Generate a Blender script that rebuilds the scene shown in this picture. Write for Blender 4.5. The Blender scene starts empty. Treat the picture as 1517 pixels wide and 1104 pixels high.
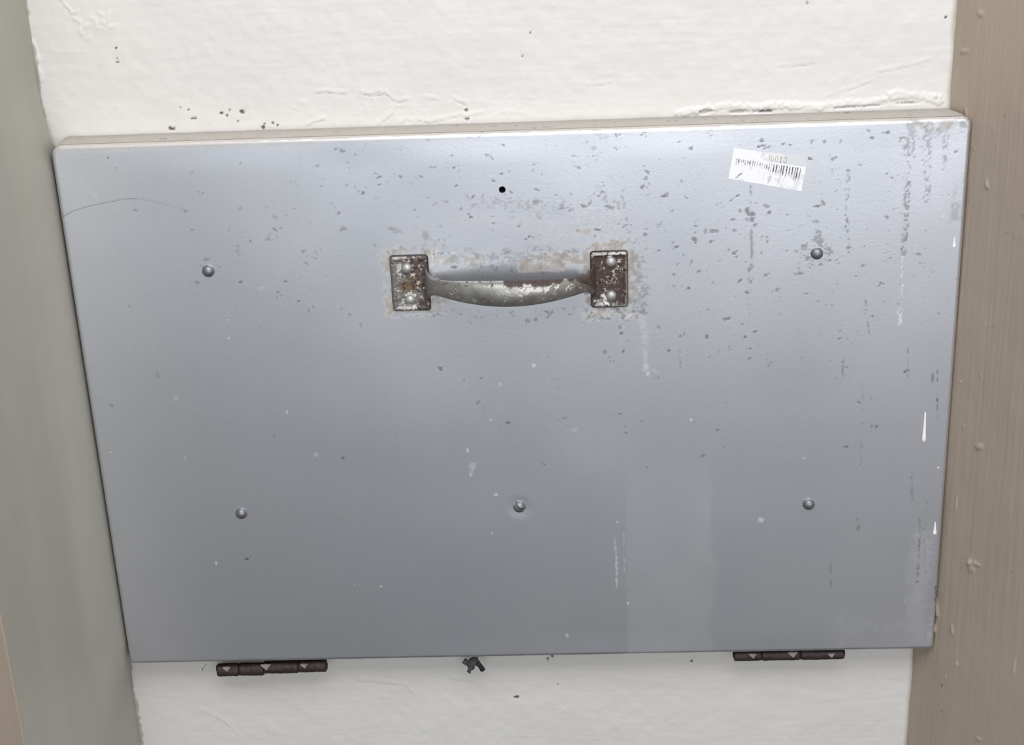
import bpy, math
import numpy as np
from mathutils import Vector

# ------------------------------------------------------------------ camera, sky, light, exposure
sc = bpy.context.scene
COL = sc.collection
Z0 = 0.75                                   # height of the hatch's lower edge above the floor
CAM_ROT = (1.16785145, 0.0395005, 0.0268943)
CAM_LOC = (0.0389081, -0.9427336, 0.6138091 + Z0)
F_PX, IW, IH = 2400.0, 1517, 1104
HW, HH, HD = 0.275, 0.36784, 0.022          # hatch half width, height, depth

cam = bpy.data.objects.new('camera', bpy.data.cameras.new('camera'))
COL.objects.link(cam)
cam.location = CAM_LOC
cam.rotation_euler = CAM_ROT
cam.data.sensor_width = 36.0
cam.data.lens = F_PX * 36.0 / IW
cam.data.clip_start = 0.02
sc.camera = cam

w = bpy.data.worlds.new('room_light')
sc.world = w
w.use_nodes = True
w.node_tree.nodes['Background'].inputs[0].default_value = (0.94, 0.97, 1.0, 1)
w.node_tree.nodes['Background'].inputs[1].default_value = 0.46

def area(name, loc, target, sx, sy, power, colour):
    l = bpy.data.lights.new(name, 'AREA')
    l.shape = 'RECTANGLE'; l.size = sx; l.size_y = sy
    l.energy = power; l.color = colour
    o = bpy.data.objects.new(name, l)
    COL.objects.link(o)
    o.location = loc
    d = Vector(target) - Vector(loc)
    o.rotation_euler = d.to_track_quat('-Z', 'Y').to_euler()
    return o
area('ceiling_light', (0.08, -0.85, Z0 + 1.28), (0.03, 0, Z0 + 0.5), 1.1, 0.6, 14, (1.0, 0.99, 0.975))
area('window_light', (0.5, -3.0, Z0 + 0.7), (0.5, 0, Z0 + 0.7), 2.2, 1.65, 35, (0.97, 0.985, 1.0))

sc.view_settings.view_transform = 'Standard'
sc.view_settings.look = 'None'
sc.view_settings.gamma = 1.0
sc.view_settings.use_curve_mapping = False
sc.view_settings.exposure = 0.0

# ------------------------------------------------------------------ helpers
def euler_matrix(rx, ry, rz):
    c, s = math.cos, math.sin
    X = np.array([[1, 0, 0], [0, c(rx), -s(rx)], [0, s(rx), c(rx)]])
    Y = np.array([[c(ry), 0, s(ry)], [0, 1, 0], [-s(ry), 0, c(ry)]])
    Z = np.array([[c(rz), -s(rz), 0], [s(rz), c(rz), 0], [0, 0, 1]])
    return Z @ Y @ X
M = euler_matrix(*CAM_ROT)
CP = np.array(CAM_LOC) - np.array([0, 0, Z0])

def at(u, v, y=0.0):
    """survey point: a photo pixel carried onto the upright plane at depth y -> (x, z) in metres, z from the hatch's lower edge"""
    d = M @ np.array([(u - IW / 2) / F_PX, -(v - IH / 2) / F_PX, -1.0])
    t = (y - CP[1]) / d[1]
    p = CP + t * d
    return p[0], p[2]

def px(u, v, y=0.0):
    """size of one pixel in metres there"""
    a, b = at(u, v, y), at(u + 1, v, y)
    return math.hypot(a[0] - b[0], a[1] - b[1])

rng = np.random.default_rng(7)

def vnoise(X, Y, sx, sy, seed):
    """smooth value noise in -1..1, cell size sx, sy"""
    r = np.random.default_rng(seed)
    T = r.random((256, 256)).astype(np.float32) * 2 - 1
    x = X / sx; y = Y / sy
    xi = np.floor(x).astype(int); yi = np.floor(y).astype(int)
    fx = x - xi; fy = y - yi
    fx = fx * fx * (3 - 2 * fx); fy = fy * fy * (3 - 2 * fy)
    a = T[xi & 255, yi & 255]; b = T[(xi + 1) & 255, yi & 255]
    c = T[xi & 255, (yi + 1) & 255]; d = T[(xi + 1) & 255, (yi + 1) & 255]
    return (a * (1 - fx) + b * fx) * (1 - fy) + (c * (1 - fx) + d * fx) * fy

def fbm(X, Y, s, seed, octaves=3, stretch=1.0):
    o = 0; amp = 1.0; tot = 0
    for k in range(octaves):
        o = o + amp * vnoise(X, Y, s, s * stretch, seed + k * 17)
        tot += amp; amp *= 0.55; s *= 0.5
    return o / tot

def sstep(a, b, x):
    t = np.clip((x - a) / (b - a), 0, 1)
    return t * t * (3 - 2 * t)

def grid_object(name, P, mat, marks=None, keep=None, parent=None, wrap=False, smooth=True, extra=None):
    """one mesh from a rectangular net of points P[r, c, 3]; marks[r, c, 4] becomes the colour layer 'marks'; extra = (verts, quads) appended"""
    nr, nc = P.shape[:2]
    V = P.reshape(-1, 3)
    idx = np.arange(nr * nc).reshape(nr, nc)
    if wrap:
        nxt = np.roll(idx, -1, axis=1)
        Q = np.stack([idx[:-1], nxt[:-1], nxt[1:], idx[1:]], -1).reshape(-1, 4)
    else:
        Q = np.stack([idx[:-1, :-1], idx[:-1, 1:], idx[1:, 1:], idx[1:, :-1]], -1)
        if keep is not None:
            Q = Q[keep]
        Q = Q.reshape(-1, 4)
    if extra is not None:
        Q = np.concatenate([Q, extra[1] + 0 if extra[1].min() >= 0 else extra[1]])
        V = np.concatenate([V, extra[0]])
    me = bpy.data.meshes.new(name)
    me.vertices.add(len(V)); me.vertices.foreach_set('co', V.astype(np.float32).ravel())
    me.loops.add(len(Q) * 4); me.loops.foreach_set('vertex_index', Q.astype(np.int32).ravel())
    me.polygons.add(len(Q)); me.polygons.foreach_set('loop_start', (np.arange(len(Q)) * 4).astype(np.int32))
    me.update(calc_edges=True)
    if smooth:
        me.polygons.foreach_set('use_smooth', np.ones(len(Q), bool))
    if marks is not None:
        a = me.attributes.new('marks', 'FLOAT_COLOR', 'POINT')
        Mk = marks.reshape(-1, 4)
        if len(Mk) < len(V):
            Mk = np.concatenate([Mk, np.zeros((len(V) - len(Mk), 4))])
        a.data.foreach_set('color', Mk.astype(np.float32).ravel())
    me.materials.append(mat)
    me.validate()
    o = bpy.data.objects.new(name, me)
    COL.objects.link(o)
    if parent:
        o.parent = parent
    return o

def mesh_object(name, verts, faces, mat, parent=None, smooth=False):
    me = bpy.data.meshes.new(name)
    me.from_pydata([tuple(map(float, v)) for v in verts], [], faces)
    me.update()
    if smooth:
        for p in me.polygons:
            p.use_smooth = True
    me.materials.append(mat)
    o = bpy.data.objects.new(name, me)
    COL.objects.link(o)
    if parent:
        o.parent = parent
    return o

def tag(o, label, cat, group=None):
    o['label'] = label; o['category'] = cat
    if group:
        o['group'] = group

def structure(o, label):
    o['kind'] = 'structure'; o['label'] = label

# ---- node helpers
def material(name, rough=0.5, metal=0.0):
    m = bpy.data.materials.new(name)
    m.use_nodes = True
    b = m.node_tree.nodes['Principled BSDF']
    b.inputs['Roughness'].default_value = rough
    b.inputs['Metallic'].default_value = metal
    return m, m.node_tree, b

def nd(t, kind, **kw):
    n = t.nodes.new(kind)
    for k, v in kw.items():
        setattr(n, k, v)
    return n

def mix(t, fac, a, b):
    n = nd(t, 'ShaderNodeMix', data_type='RGBA')
    for sock, v in ((n.inputs[0], fac), (n.inputs[6], a), (n.inputs[7], b)):
        if isinstance(v, bpy.types.NodeSocket):
            t.links.new(v, sock)
        elif isinstance(v, (int, float)):
            sock.default_value = v
        else:
            sock.default_value = (*v, 1)
    return n.outputs[2]

def math_n(t, op, a, b=None, clamp=False):
    n = nd(t, 'ShaderNodeMath', operation=op, use_clamp=clamp)
    for i, v in enumerate((a, b)):
        if v is None:
            continue
        if isinstance(v, bpy.types.NodeSocket):
            t.links.new(v, n.inputs[i])
        else:
            n.inputs[i].default_value = v
    return n.outputs[0]

def noise(t, scale, detail=3, rough=0.55, stretch=(1, 1, 1)):
    tc = nd(t, 'ShaderNodeTexCoord')
    mp = nd(t, 'ShaderNodeMapping')
    mp.inputs['Scale'].default_value = stretch
    t.links.new(tc.outputs['Object'], mp.inputs[0])
    n = nd(t, 'ShaderNodeTexNoise')
    n.inputs['Scale'].default_value = scale
    n.inputs['Detail'].default_value = detail
    n.inputs['Roughness'].default_value = rough
    t.links.new(mp.outputs[0], n.inputs['Vector'])
    return n.outputs[0]

def ramp(t, v, lo, hi):
    n = nd(t, 'ShaderNodeMapRange', clamp=True)
    t.links.new(v, n.inputs[0])
    n.inputs[1].default_value = lo; n.inputs[2].default_value = hi
    return n.outputs[0]

def bump(t, b, h, strength, dist):
    n = nd(t, 'ShaderNodeBump')
    n.inputs['Strength'].default_value = strength
    n.inputs['Distance'].default_value = dist
    t.links.new(h, n.inputs['Height'])
    t.links.new(n.outputs[0], b.inputs['Normal'])

def marks_of(t):
    a = nd(t, 'ShaderNodeAttribute', attribute_name='marks')
    s = nd(t, 'ShaderNodeSeparateColor')
    t.links.new(a.outputs['Color'], s.inputs[0])
    return s.outputs[0], s.outputs[1], s.outputs[2], a.outputs['Alpha']

# ------------------------------------------------------------------ materials
# wall paint: off white; marks = bare brown plaster, taupe overlap, grey hairline
WHITE, TAUPE_L, TAUPE_R = (0.66, 0.65, 0.635), (0.385, 0.378, 0.335), (0.385, 0.315, 0.253)  # cool and warm cast of the light put into the two side-wall taupes
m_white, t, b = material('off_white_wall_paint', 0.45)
r_, g_, b_, a_ = marks_of(t)
c = mix(t, ramp(t, noise(t, 9, 3), 0.3, 0.7), tuple(x * 0.985 for x in WHITE), WHITE)
c = mix(t, g_, c, TAUPE_L)
c = mix(t, a_, c, TAUPE_R)
c = mix(t, b_, c, (0.42, 0.37, 0.33))
c = mix(t, r_, c, (0.06, 0.035, 0.028))
t.links.new(c, b.inputs['Base Color'])
h = math_n(t, 'ADD', noise(t, 160, 3, 0.6, (1, 1, 2.2)), math_n(t, 'MULTIPLY', noise(t, 45, 3), 0.8))
bump(t, b, h, 0.045, 0.002)

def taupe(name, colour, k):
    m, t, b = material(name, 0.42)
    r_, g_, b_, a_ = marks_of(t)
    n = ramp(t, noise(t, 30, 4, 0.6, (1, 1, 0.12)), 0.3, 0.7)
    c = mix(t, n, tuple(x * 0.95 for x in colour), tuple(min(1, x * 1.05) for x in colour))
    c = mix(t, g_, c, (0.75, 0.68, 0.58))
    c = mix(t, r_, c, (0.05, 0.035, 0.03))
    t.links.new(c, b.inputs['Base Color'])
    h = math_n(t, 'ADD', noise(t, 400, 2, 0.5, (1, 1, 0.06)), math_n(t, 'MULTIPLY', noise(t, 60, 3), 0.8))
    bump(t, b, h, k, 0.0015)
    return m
m_left = taupe('cool_cast_taupe_wall_paint', TAUPE_L, 0.05)
m_right = taupe('warm_cast_taupe_wall_paint', TAUPE_R, 0.14)

m_floor, t, b = material('floor_screed', 0.6)
c = mix(t, noise(t, 6, 4), (0.055, 0.052, 0.05), (0.085, 0.08, 0.075))
t.links.new(c, b.inputs['Base Color'])

# hatch sheet: dull aluminium paint on steel; marks = dark zinc spots, beige grime, white scuffs and top-bend highlight, rust/green dirt
m_sheet, t, b = material('aluminium_painted_sheet', 0.38, 0.95)
r_, g_, b_, a_ = marks_of(t)
n1 = ramp(t, noise(t, 14, 4, 0.6, (1, 1, 0.5)), 0.3, 0.7)
n2 = ramp(t, noise(t, 900, 2, 0.5, (1, 1, 0.6)), 0.25, 0.75)
c = mix(t, n1, (0.738, 0.768, 0.836), (0.785, 0.808, 0.872))
c = mix(t, math_n(t, 'MULTIPLY', n2, 0.10), c, (0.50, 0.51, 0.55))
c = mix(t, g_, c, (0.30, 0.255, 0.205))
c = mix(t, b_, c, (0.74, 0.725, 0.715))
c = mix(t, r_, c, (0.20, 0.20, 0.22))
c = mix(t, a_, c, (0.10, 0.075, 0.05))
t.links.new(c, b.inputs['Base Color'])
mt = math_n(t, 'MULTIPLY', math_n(t, 'SUBTRACT', 1.0, math_n(t, 'MAXIMUM', math_n(t, 'MAXIMUM', g_, b_), a_), True), 0.95)
t.links.new(mt, b.inputs['Metallic'])
ro = math_n(t, 'ADD', 0.38, math_n(t, 'MULTIPLY', math_n(t, 'MAXIMUM', g_, a_), 0.3))
t.links.new(ro, b.inputs['Roughness'])
hh_ = math_n(t, 'ADD', math_n(t, 'MULTIPLY', n2, 0.12), math_n(t, 'SUBTRACT', math_n(t, 'MULTIPLY', b_, 0.3), math_n(t, 'MULTIPLY', r_, 0.3)))
bump(t, b, hh_, 0.22, 0.0006)

# handle metal: marks = maroon rust, pale paint flakes and a plate highlight, orange rust, black pits
m_handle, t, b = material('worn_handle_metal', 0.42, 0.6)
r_, g_, b_, a_ = marks_of(t)
c = mix(t, ramp(t, noise(t, 120, 4), 0.3, 0.7), (0.20, 0.195, 0.185), (0.34, 0.335, 0.325))
c = mix(t, r_, c, (0.058, 0.036, 0.033))
c = mix(t, b_, c, (0.13, 0.085, 0.045))
c = mix(t, g_, c, (0.66, 0.63, 0.60))
c = mix(t, a_, c, (0.02, 0.016, 0.015))
t.links.new(c, b.inputs['Base Color'])
cov = math_n(t, 'MAXIMUM', math_n(t, 'MAXIMUM', r_, b_), math_n(t, 'MAXIMUM', g_, a_))
t.links.new(math_n(t, 'MULTIPLY', math_n(t, 'SUBTRACT', 1.0, cov, True), 0.65), b.inputs['Metallic'])
t.links.new(math_n(t, 'ADD', 0.38, math_n(t, 'MULTIPLY', cov, 0.25)), b.inputs['Roughness'])
hb = math_n(t, 'ADD', math_n(t, 'MULTIPLY', g_, 0.8), math_n(t, 'ADD', math_n(t, 'MULTIPLY', r_, -0.5), math_n(t, 'MULTIPLY', noise(t, 700, 3), 0.6)))
bump(t, b, hb, 0.45, 0.0006)

def plain(name, c1, c2, rough, metal, scale=300, k=0.15):
    m, t, b = material(name, rough, metal)
    n = noise(t, scale, 3)
    t.links.new(mix(t, ramp(t, n, 0.3, 0.7), c1, c2), b.inputs['Base Color'])
    bump(t, b, n, k, 0.0006)
    return m
m_rivet = plain('dull_steel_rivet', (0.19, 0.195, 0.21), (0.28, 0.29, 0.31), 0.47, 0.85)
m_hrivet = plain('pale_alloy_rivet', (0.38, 0.385, 0.38), (0.50, 0.505, 0.50), 0.48, 0.6)
m_dark = plain('painted_hole_shade', (0.01, 0.01, 0.012), (0.02, 0.02, 0.022), 0.8, 0.0)
m_drip = plain('white_gloss_paint', (0.86, 0.85, 0.84), (0.90, 0.89, 0.88), 0.3, 0.0, 100, 0.02)
m_scrap = plain('dusty_dark_rubber', (0.035, 0.032, 0.035), (0.075, 0.07, 0.075), 0.8, 0.0, 400, 0.5)
m_black = plain('black_rubber', (0.006, 0.006, 0.006), (0.014, 0.013, 0.013), 0.5, 0.0)
m_chip = plain('pinkish_paint_chip', (0.22, 0.17, 0.165), (0.32, 0.26, 0.25), 0.6, 0.0)
m_hinge = plain('rusted_hinge', (0.016, 0.009, 0.009), (0.045, 0.025, 0.025), 0.6, 0.1, 260, 0.5)

m_label, t, b = material('barcode_label_paper', 0.35)
r_, g_, b_, a_ = marks_of(t)
c = mix(t, g_, (0.84, 0.85, 0.89), (0.60, 0.62, 0.67))
c = mix(t, b_, c, (0.80, 0.80, 0.74))
c = mix(t, r_, c, (0.05, 0.05, 0.06))
t.links.new(c, b.inputs['Base Color'])

# ------------------------------------------------------------------ a painter of marks on a net (x, z in metres)
class Marks:
    def __init__(self, xs, zs, depth=0.0, seed=3):
        self.xs, self.zs, self.y = xs, zs, depth
        self.L = np.zeros((len(zs), len(xs), 4), np.float32)
        X, Z = np.meshgrid(xs, zs)
        self.X, self.Z = X, Z
        self.N = 0.6 * vnoise(X, Z, 0.0016, 0.0016, seed) + 0.4 * vnoise(X, Z, 0.0008, 0.0008, seed + 1)
    def win(self, x0, x1, z0, z1):
        i0, i1 = np.searchsorted(self.xs, (x0, x1)); j0, j1 = np.searchsorted(self.zs, (z0, z1))
        return slice(j0, j1), slice(i0, i1)
    def blob(self, ch, u, v, ru, rv, s=1.0, ang=0.0, rough=0.5, soft=0.5, arr=None):
        """an irregular patch centred on survey pixel u, v with radii ru, rv (pixels)"""
        x, z = at(u, v, self.y); k = px(u, v, self.y)
        a, c_ = ru * k, rv * k * 1.04
        R = max(a, c_) * 1.7 + 0.001
        j, i = self.win(x - R, x + R, z - R, z + R)
        dx, dz = self.X[j, i] - x, self.Z[j, i] - z
        ca, sa = math.cos(ang), math.sin(ang)
        r = np.hypot((dx * ca + dz * sa) / a, (-dx * sa + dz * ca) / c_)
        val = s * sstep(0, soft, 1 - r + rough * self.N[j, i])
        A = self.L[..., ch] if arr is None else arr
        A[j, i] = np.maximum(A[j, i], val)
    def stroke(self, ch, pts, wpx, s=1.0, rough=0.5, broken=0.0, arr=None, taper=False):
        """a line through survey pixels, wpx wide; broken > 0 leaves gaps"""
        P = np.array([at(u, v, self.y) for u, v in pts]); k = px(*pts[0], self.y)
        hw = max(wpx * k / 2, 1e-5)
        R = hw * 2.5 + 0.0008
        j, i = self.win(P[:, 0].min() - R, P[:, 0].max() + R, P[:, 1].min() - R, P[:, 1].max() + R)
        X, Z = self.X[j, i], self.Z[j, i]
        best = np.full(X.shape, 9.0)
        for (x0, z0), (x1, z1) in zip(P[:-1], P[1:]):
            l2 = (x1 - x0) ** 2 + (z1 - z0) ** 2 + 1e-12
            q = np.clip(((X - x0) * (x1 - x0) + (Z - z0) * (z1 - z0)) / l2, 0, 1)
            best = np.minimum(best, np.hypot(X - x0 - q * (x1 - x0), Z - z0 - q * (z1 - z0)))
        val = s * sstep(0, 0.9, 1.45 - best / hw + rough * self.N[j, i])
        if broken > 0:
            g = vnoise(X, Z, 0.003, 0.0045, 91) * 0.45 + vnoise(X, Z, 0.0011, 0.0014, 92) * 0.7
            val = val * sstep(broken - 0.55, broken + 0.05, g)
        A = self.L[..., ch] if arr is None else arr
        A[j, i] = np.maximum(A[j, i], val)
    def field(self, ch, u0, u1, v0, v1, s, scale, thr, seed, feather=20, stretch=1.0):
        """broken grime over a region (pixels), with a noise threshold"""
        xa, za = at(u0, v1, self.y); xb, zb = at(u1, v0, self.y)
        f = feather * px((u0 + u1) / 2, (v0 + v1) / 2, self.y)
        j, i = self.win(xa - f, xb + f, za - f, zb + f)
        X, Z = self.X[j, i], self.Z[j, i]
        e = np.minimum(np.minimum(X - xa + f, xb + f - X), np.minimum(Z - za + f, zb + f - Z))
        m = sstep(0, 2 * f, e)
        n = fbm(X, Z, scale, seed, 3, stretch)
        fine = 0.5 * vnoise(X, Z, 0.0011, 0.0011, seed + 3) + 0.5 * vnoise(X, Z, 0.0024, 0.0024, seed + 4)
        val = s * np.clip(sstep(-0.1, 0.55, n - thr + 0.1 - (1 - m) * 0.8 + 0.35 * fine) * sstep(0, 0.7, m) * (0.85 + 0.4 * fine), 0, 1)
        self.L[j, i, ch] = np.maximum(self.L[j, i, ch], val)

# ------------------------------------------------------------------ the setting
BACK = HD + 0.0005                            # plane of the white wall
XL, XR = -0.2832, 0.2670                      # its two corners

def wall_profile_mesh(name, pts, mat, zrows, marks=None, normal_disp=None):
    """an upright wall swept along a plan line pts[(x, y)]"""
    pts = np.array(pts)
    P = np.zeros((len(zrows), len(pts), 3))
    P[..., 0] = pts[None, :, 0]; P[..., 1] = pts[None, :, 1]
    P[..., 2] = np.array(zrows)[:, None] + Z0
    if normal_disp is not None:
        tn = np.gradient(pts, axis=0)
        nn = np.stack([tn[:, 1], -tn[:, 0]], 1)
        nn /= np.linalg.norm(nn, axis=1)[:, None]
        P[..., 0] += normal_disp * nn[None, :, 0]; P[..., 1] += normal_disp * nn[None, :, 1]
    return grid_object(name, P, mat, marks)

# white back wall: fine where the photograph shows it (above and below the hatch), coarse elsewhere
xs = np.linspace(XL, XR, 760)
zs = np.concatenate([np.linspace(-Z0, -0.14, 8), np.arange(-0.13, 0.022, 0.0008), np.linspace(0.03, 0.33, 8),
                     np.arange(0.338, 0.50, 0.0008), np.linspace(0.52, 1.75, 10)])
mk = Marks(xs, zs, BACK, 11)
X, Z = mk.X, mk.Z
D = np.zeros_like(X)                          # relief towards the room
D += 0.00055 * fbm(X, Z, 0.03, 21, 3) + 0.00016 * fbm(X, Z, 0.006, 31, 2) + 0.00004 * vnoise(X, Z, 0.02, 0.0018, 33)
tmp = np.zeros_like(X)
for u, v in [(115, 30), (128, 38), (140, 30), (150, 22), (160, 28), (132, 55), (142, 32), (120, 46), (155, 35), (148, 42), (112, 18), (165, 40)]:
    mk.blob(0, u, v, 9 + rng.random() * 5, 5, 1, rng.random() * 3, 0.5, 0.9, tmp)
D += 0.00035 * tmp
# loosened paint edges next to the left corner
tmp = np.zeros_like(X)
mk.stroke(0, [(45, 60), (55, 95), (62, 118)], 7, 1, 0.6, 0, tmp); mk.stroke(0, [(50, 62), (58, 90)], 4, 1, 0.6, 0, tmp)
D += 0.0005 * tmp
# hairline cracks: a thin groove with a lifted lip
groove, lip = np.zeros_like(X), np.zeros_like(X)
CR = [[(470, 139), (484, 137), (499, 140), (512, 140)], [(535, 139), (548, 142), (560, 138), (573, 141), (582, 150), (590, 153), (602, 150)],
      [(588, 160), (583, 170), (572, 178), (560, 186)], [(455, 188), (465, 182), (480, 179)], [(594, 184), (602, 179), (608, 181)],
      [(620, 180), (635, 183), (652, 180), (670, 175), (682, 173), (692, 175), (705, 171), (716, 169)], [(630, 146), (648, 150)],
      [(675, 150), (690, 156)], [(1300, 108), (1325, 104), (1355, 97), (1378, 90)], [(1225, 145), (1245, 138), (1268, 131), (1290, 122)],
      [(1155, 100), (1180, 99), (1205, 95)], [(870, 129), (905, 125)], [(88, 0), (97, 12), (108, 22)], [(555, 300 - 158), (565, 141)],
      [(745, 168), (775, 172)], [(530, 1010), (600, 1016), (612, 1030)], [(662, 1005), (678, 1010), (700, 1012)], [(300, 1055), (330, 1070), (352, 1090)]]
for p in CR:
    s = 1.0 if p[0][0] < 730 and p[0][1] < 400 else 0.55
    mk.stroke(2, p, 1.3, 0.55 * s, 0.8, 0.2)
    mk.stroke(0, p, 1.6, s, 0.6, 0.1, groove)
    mk.stroke(0, [(u, v - 4) for u, v in p], 6, s, 0.6, 0, lip)
D += 0.00022 * lip - 0.0004 * groove
# flaking band just above the hatch
tmp = np.zeros_like(X)
for u in range(430, 800, 12):
    mk.blob(0, u + rng.normal() * 5, 160 + rng.normal() * 12, 6 + 5 * rng.random(), 2.5, 0.7, rng.normal() * 0.5, 0.7, 0.6, tmp)
D += 0.00018 * tmp
# broken plaster and lifted paint along the hatch's top edge at the right
torn, hole = np.zeros_like(X), np.zeros_like(X)
LIP = [(1005, 168), (1040, 162), (1075, 157), (1110, 158), (1150, 156), (1200, 158), (1250, 154), (1290, 152), (1315, 144), (1340, 140), (1370, 143), (1392, 151)]
mk.stroke(0, LIP, 9, 1, 1.0, 0, torn)
mk.stroke(0, [(1318, 140), (1330, 138), (1345, 141)], 10, 1, 0.9, 0, torn)
mk.stroke(0, [(1355, 140), (1378, 142), (1392, 146)], 8, 1, 0.9, 0, torn)
torn *= 0.65 + 0.5 * fbm(X, Z, 0.007, 77, 3)
for u, v, a, c_ in [(1046, 166, 11, 3.6), (1092, 166, 16, 3.2), (1135, 165, 14, 2.6), (1120, 165, 8, 2), (1255, 159, 25, 1.8), (1345, 153, 16, 1.8), (1290, 157, 16, 1.6)]:
    mk.blob(0, u, v, a, c_, 1, 0.03, 0.6, 0.5, hole)
mk.blob(2, 1046, 166, 11, 3.6, 0.55, 0.03); mk.blob(2, 1092, 166, 16, 3.0, 0.6); mk.blob(0, 1135, 165, 12, 2.4, 0.75, 0.03)
mk.blob(2, 1255, 158, 25, 1.8, 0.5); mk.blob(2, 1345, 152, 16, 1.8, 0.7); mk.blob(2, 1385, 145, 5, 2.5, 0.7, 0.6)
D += 0.0012 * torn * (1 - hole) - 0.002 * hole
# small chips down to dark undercoat
for u, v, a, c_ in [(253, 190.5, 6, 2.4), (258, 189, 4, 1.4), (287, 175, 4.5, 1.4), (390, 189, 2.4, 3), (392, 184, 1.2, 1.2), (357, 166, 4, 2.6), (365, 164, 1.5, 1.5), (352, 180, 1.8, 1.2),
                    (328, 167, 1.8, 1.2), (337, 171, 1.5, 1.8), (340, 163, 1.2, 1), (173, 87, 1.6, 2), (172, 71, 1.3, 1.2), (174, 92, 1.2, 0.9), (796, 186, 4, 1.2), (691, 163, 1.8, 1.6), (404, 182, 1.6, 2.2), (411, 186, 1.2, 1.2),
                    (785, 49, 1.4, 1.2), (773, 83, 1.2, 1), (279, 163, 1, 0.8), (267, 159, 1, 0.8), (692, 176, 3, 1.6),
                    (765, 1033, 3.2, 1.8), (819, 973, 2, 3.2), (812, 977, 1.2, 3), (1025, 980, 1.5, 1.8), (826, 1015, 1.2, 1), (1401, 26, 1.8, 1.6), (1196, 5, 0.9, 4)]:
    mk.blob(0, u, v, a * 1.2 + 0.3, c_ * 1.2 + 0.2, 0.92, 0.1, 0.8, 0.35)
D -= 0.0006 * mk.L[..., 0]
# random pimples, roller grit
tmp = np.zeros_like(X)
for k in range(90):
    u = rng.uniform(60, 1400); v = rng.uniform(0, 200) if k % 3 else rng.uniform(985, 1104)
    mk.blob(0, u, v, rng.uniform(1, 3.5), rng.uniform(0.8, 2.2), rng.uniform(-0.2, 1), rng.random() * 3, 0.4, 0.8, tmp)
D += 0.0004 * tmp
# the side walls' paint runs unevenly over the corner
edge = XL + 0.0012 + 0.005 * sstep(0.366, 0.36, Z) * sstep(-0.006, 0.002, Z) + 0.0011 * vnoise(Z, Z * 0, 0.012, 1, 5) + 0.0007 * vnoise(Z, Z * 0, 0.003, 1, 6)
mk.L[..., 1] = sstep(0.0004, -0.0004, X - edge)
edge = XR - 0.0004 + 0.0006 * vnoise(Z, Z * 0, 0.02, 1, 8)
mk.L[..., 3] = sstep(-0.0032, 0.0012, X - edge)
P = np.stack([X, BACK - D, Z + Z0], -1)
structure(grid_object('wall_back', P, m_white, mk.L), 'off-white plastered back wall, cracked and chipped along the hatch')

# left pilaster: side face, rounded arris, front face
sp = math.radians(1)
ray = np.array([-0.359 - CP[0], -CP[1]])                # plan direction of its front arris
A = np.array([[-math.sin(sp), -ray[0]], [-math.cos(sp), -ray[1]]])
k = np.linalg.solve(A, np.array([CP[0] - XL, CP[1] - BACK]))[0]
arris = np.array([XL - math.sin(sp) * k, BACK - math.cos(sp) * k])
d1 = np.array([-math.sin(sp), -math.cos(sp)]); d2 = np.array([-1.0, 0.45]); d2 /= np.linalg.norm(d2)
pts = [np.array([XL, BACK]) + d1 * s for s in np.linspace(0, k - 0.0012, 110)]
p0, p2 = arris - d1 * 0.0012, arris + d2 * 0.0012
front = [(1 - q) ** 2 * p0 + 2 * q * (1 - q) * arris + q * q * p2 for q in np.linspace(0, 1, 14)]
front += [p2 + d2 * s for s in (0.02, 0.05, 0.2, 0.6, 1.2)]
zl = np.concatenate([np.linspace(-Z0, -0.15, 6), np.linspace(-0.14, 0.5, 320), np.linspace(0.55, 1.75, 8)])
sl = np.concatenate([[0], np.cumsum(np.linalg.norm(np.diff(np.array(pts), axis=0), axis=1))])
S, ZZ = np.meshgrid(sl, zl)
gap_bulge = 0.0070 * sstep(0.0, 0.008, S) * sstep(0.085, 0.022, S) * sstep(-0.045, 0.02, ZZ) * sstep(0.415, 0.345, ZZ)   # bulge added to close the gap and its dark band beside the hatch
structure(wall_profile_mesh('wall_left', pts, m_left, zl, np.zeros((len(zl), len(pts), 4)), 0.0004 * fbm(S, ZZ, 0.05, 41, 3) * sstep(0.02, 0.05, S) - gap_bulge),
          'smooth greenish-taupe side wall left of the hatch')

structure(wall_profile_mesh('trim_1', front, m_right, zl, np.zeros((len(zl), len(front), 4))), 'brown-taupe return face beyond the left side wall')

# right side wall: a coved corner, then splayed towards the room
sp = math.radians(24)
d3 = np.array([math.sin(sp), -math.cos(sp)])
q0, q1, q2 = np.array([XR, BACK]), np.array([0.2785, -0.002]) - d3 * 0.011, np.array([0.2785, -0.002])
pts = [(1 - q) ** 2 * q0 + 2 * q * (1 - q) * q1 + q * q * q2 for q in np.linspace(0, 1, 24)]
pts += [q2 + d3 * s for s in np.arange(0.0008, 0.13, 0.0009)] + [q2 + d3 * s for s in (0.2, 0.5, 1.0, 1.6)]
zr = np.concatenate([np.linspace(-Z0, -0.15, 6), np.arange(-0.14, 0.5, 0.001), np.linspace(0.52, 1.75, 8)])
ss = np.concatenate([[0], np.cumsum(np.linalg.norm(np.diff(np.array(pts), axis=0), axis=1))])
S, ZZ = np.meshgrid(ss, zr)
L = np.zeros((*S.shape, 4))
D = 0.0005 * fbm(S, ZZ, 0.04, 51, 3) + 0.00010 * vnoise(S, ZZ, 0.0016, 0.05, 53) + 0.00008 * vnoise(S, ZZ, 0.0035, 0.08, 54)
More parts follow.
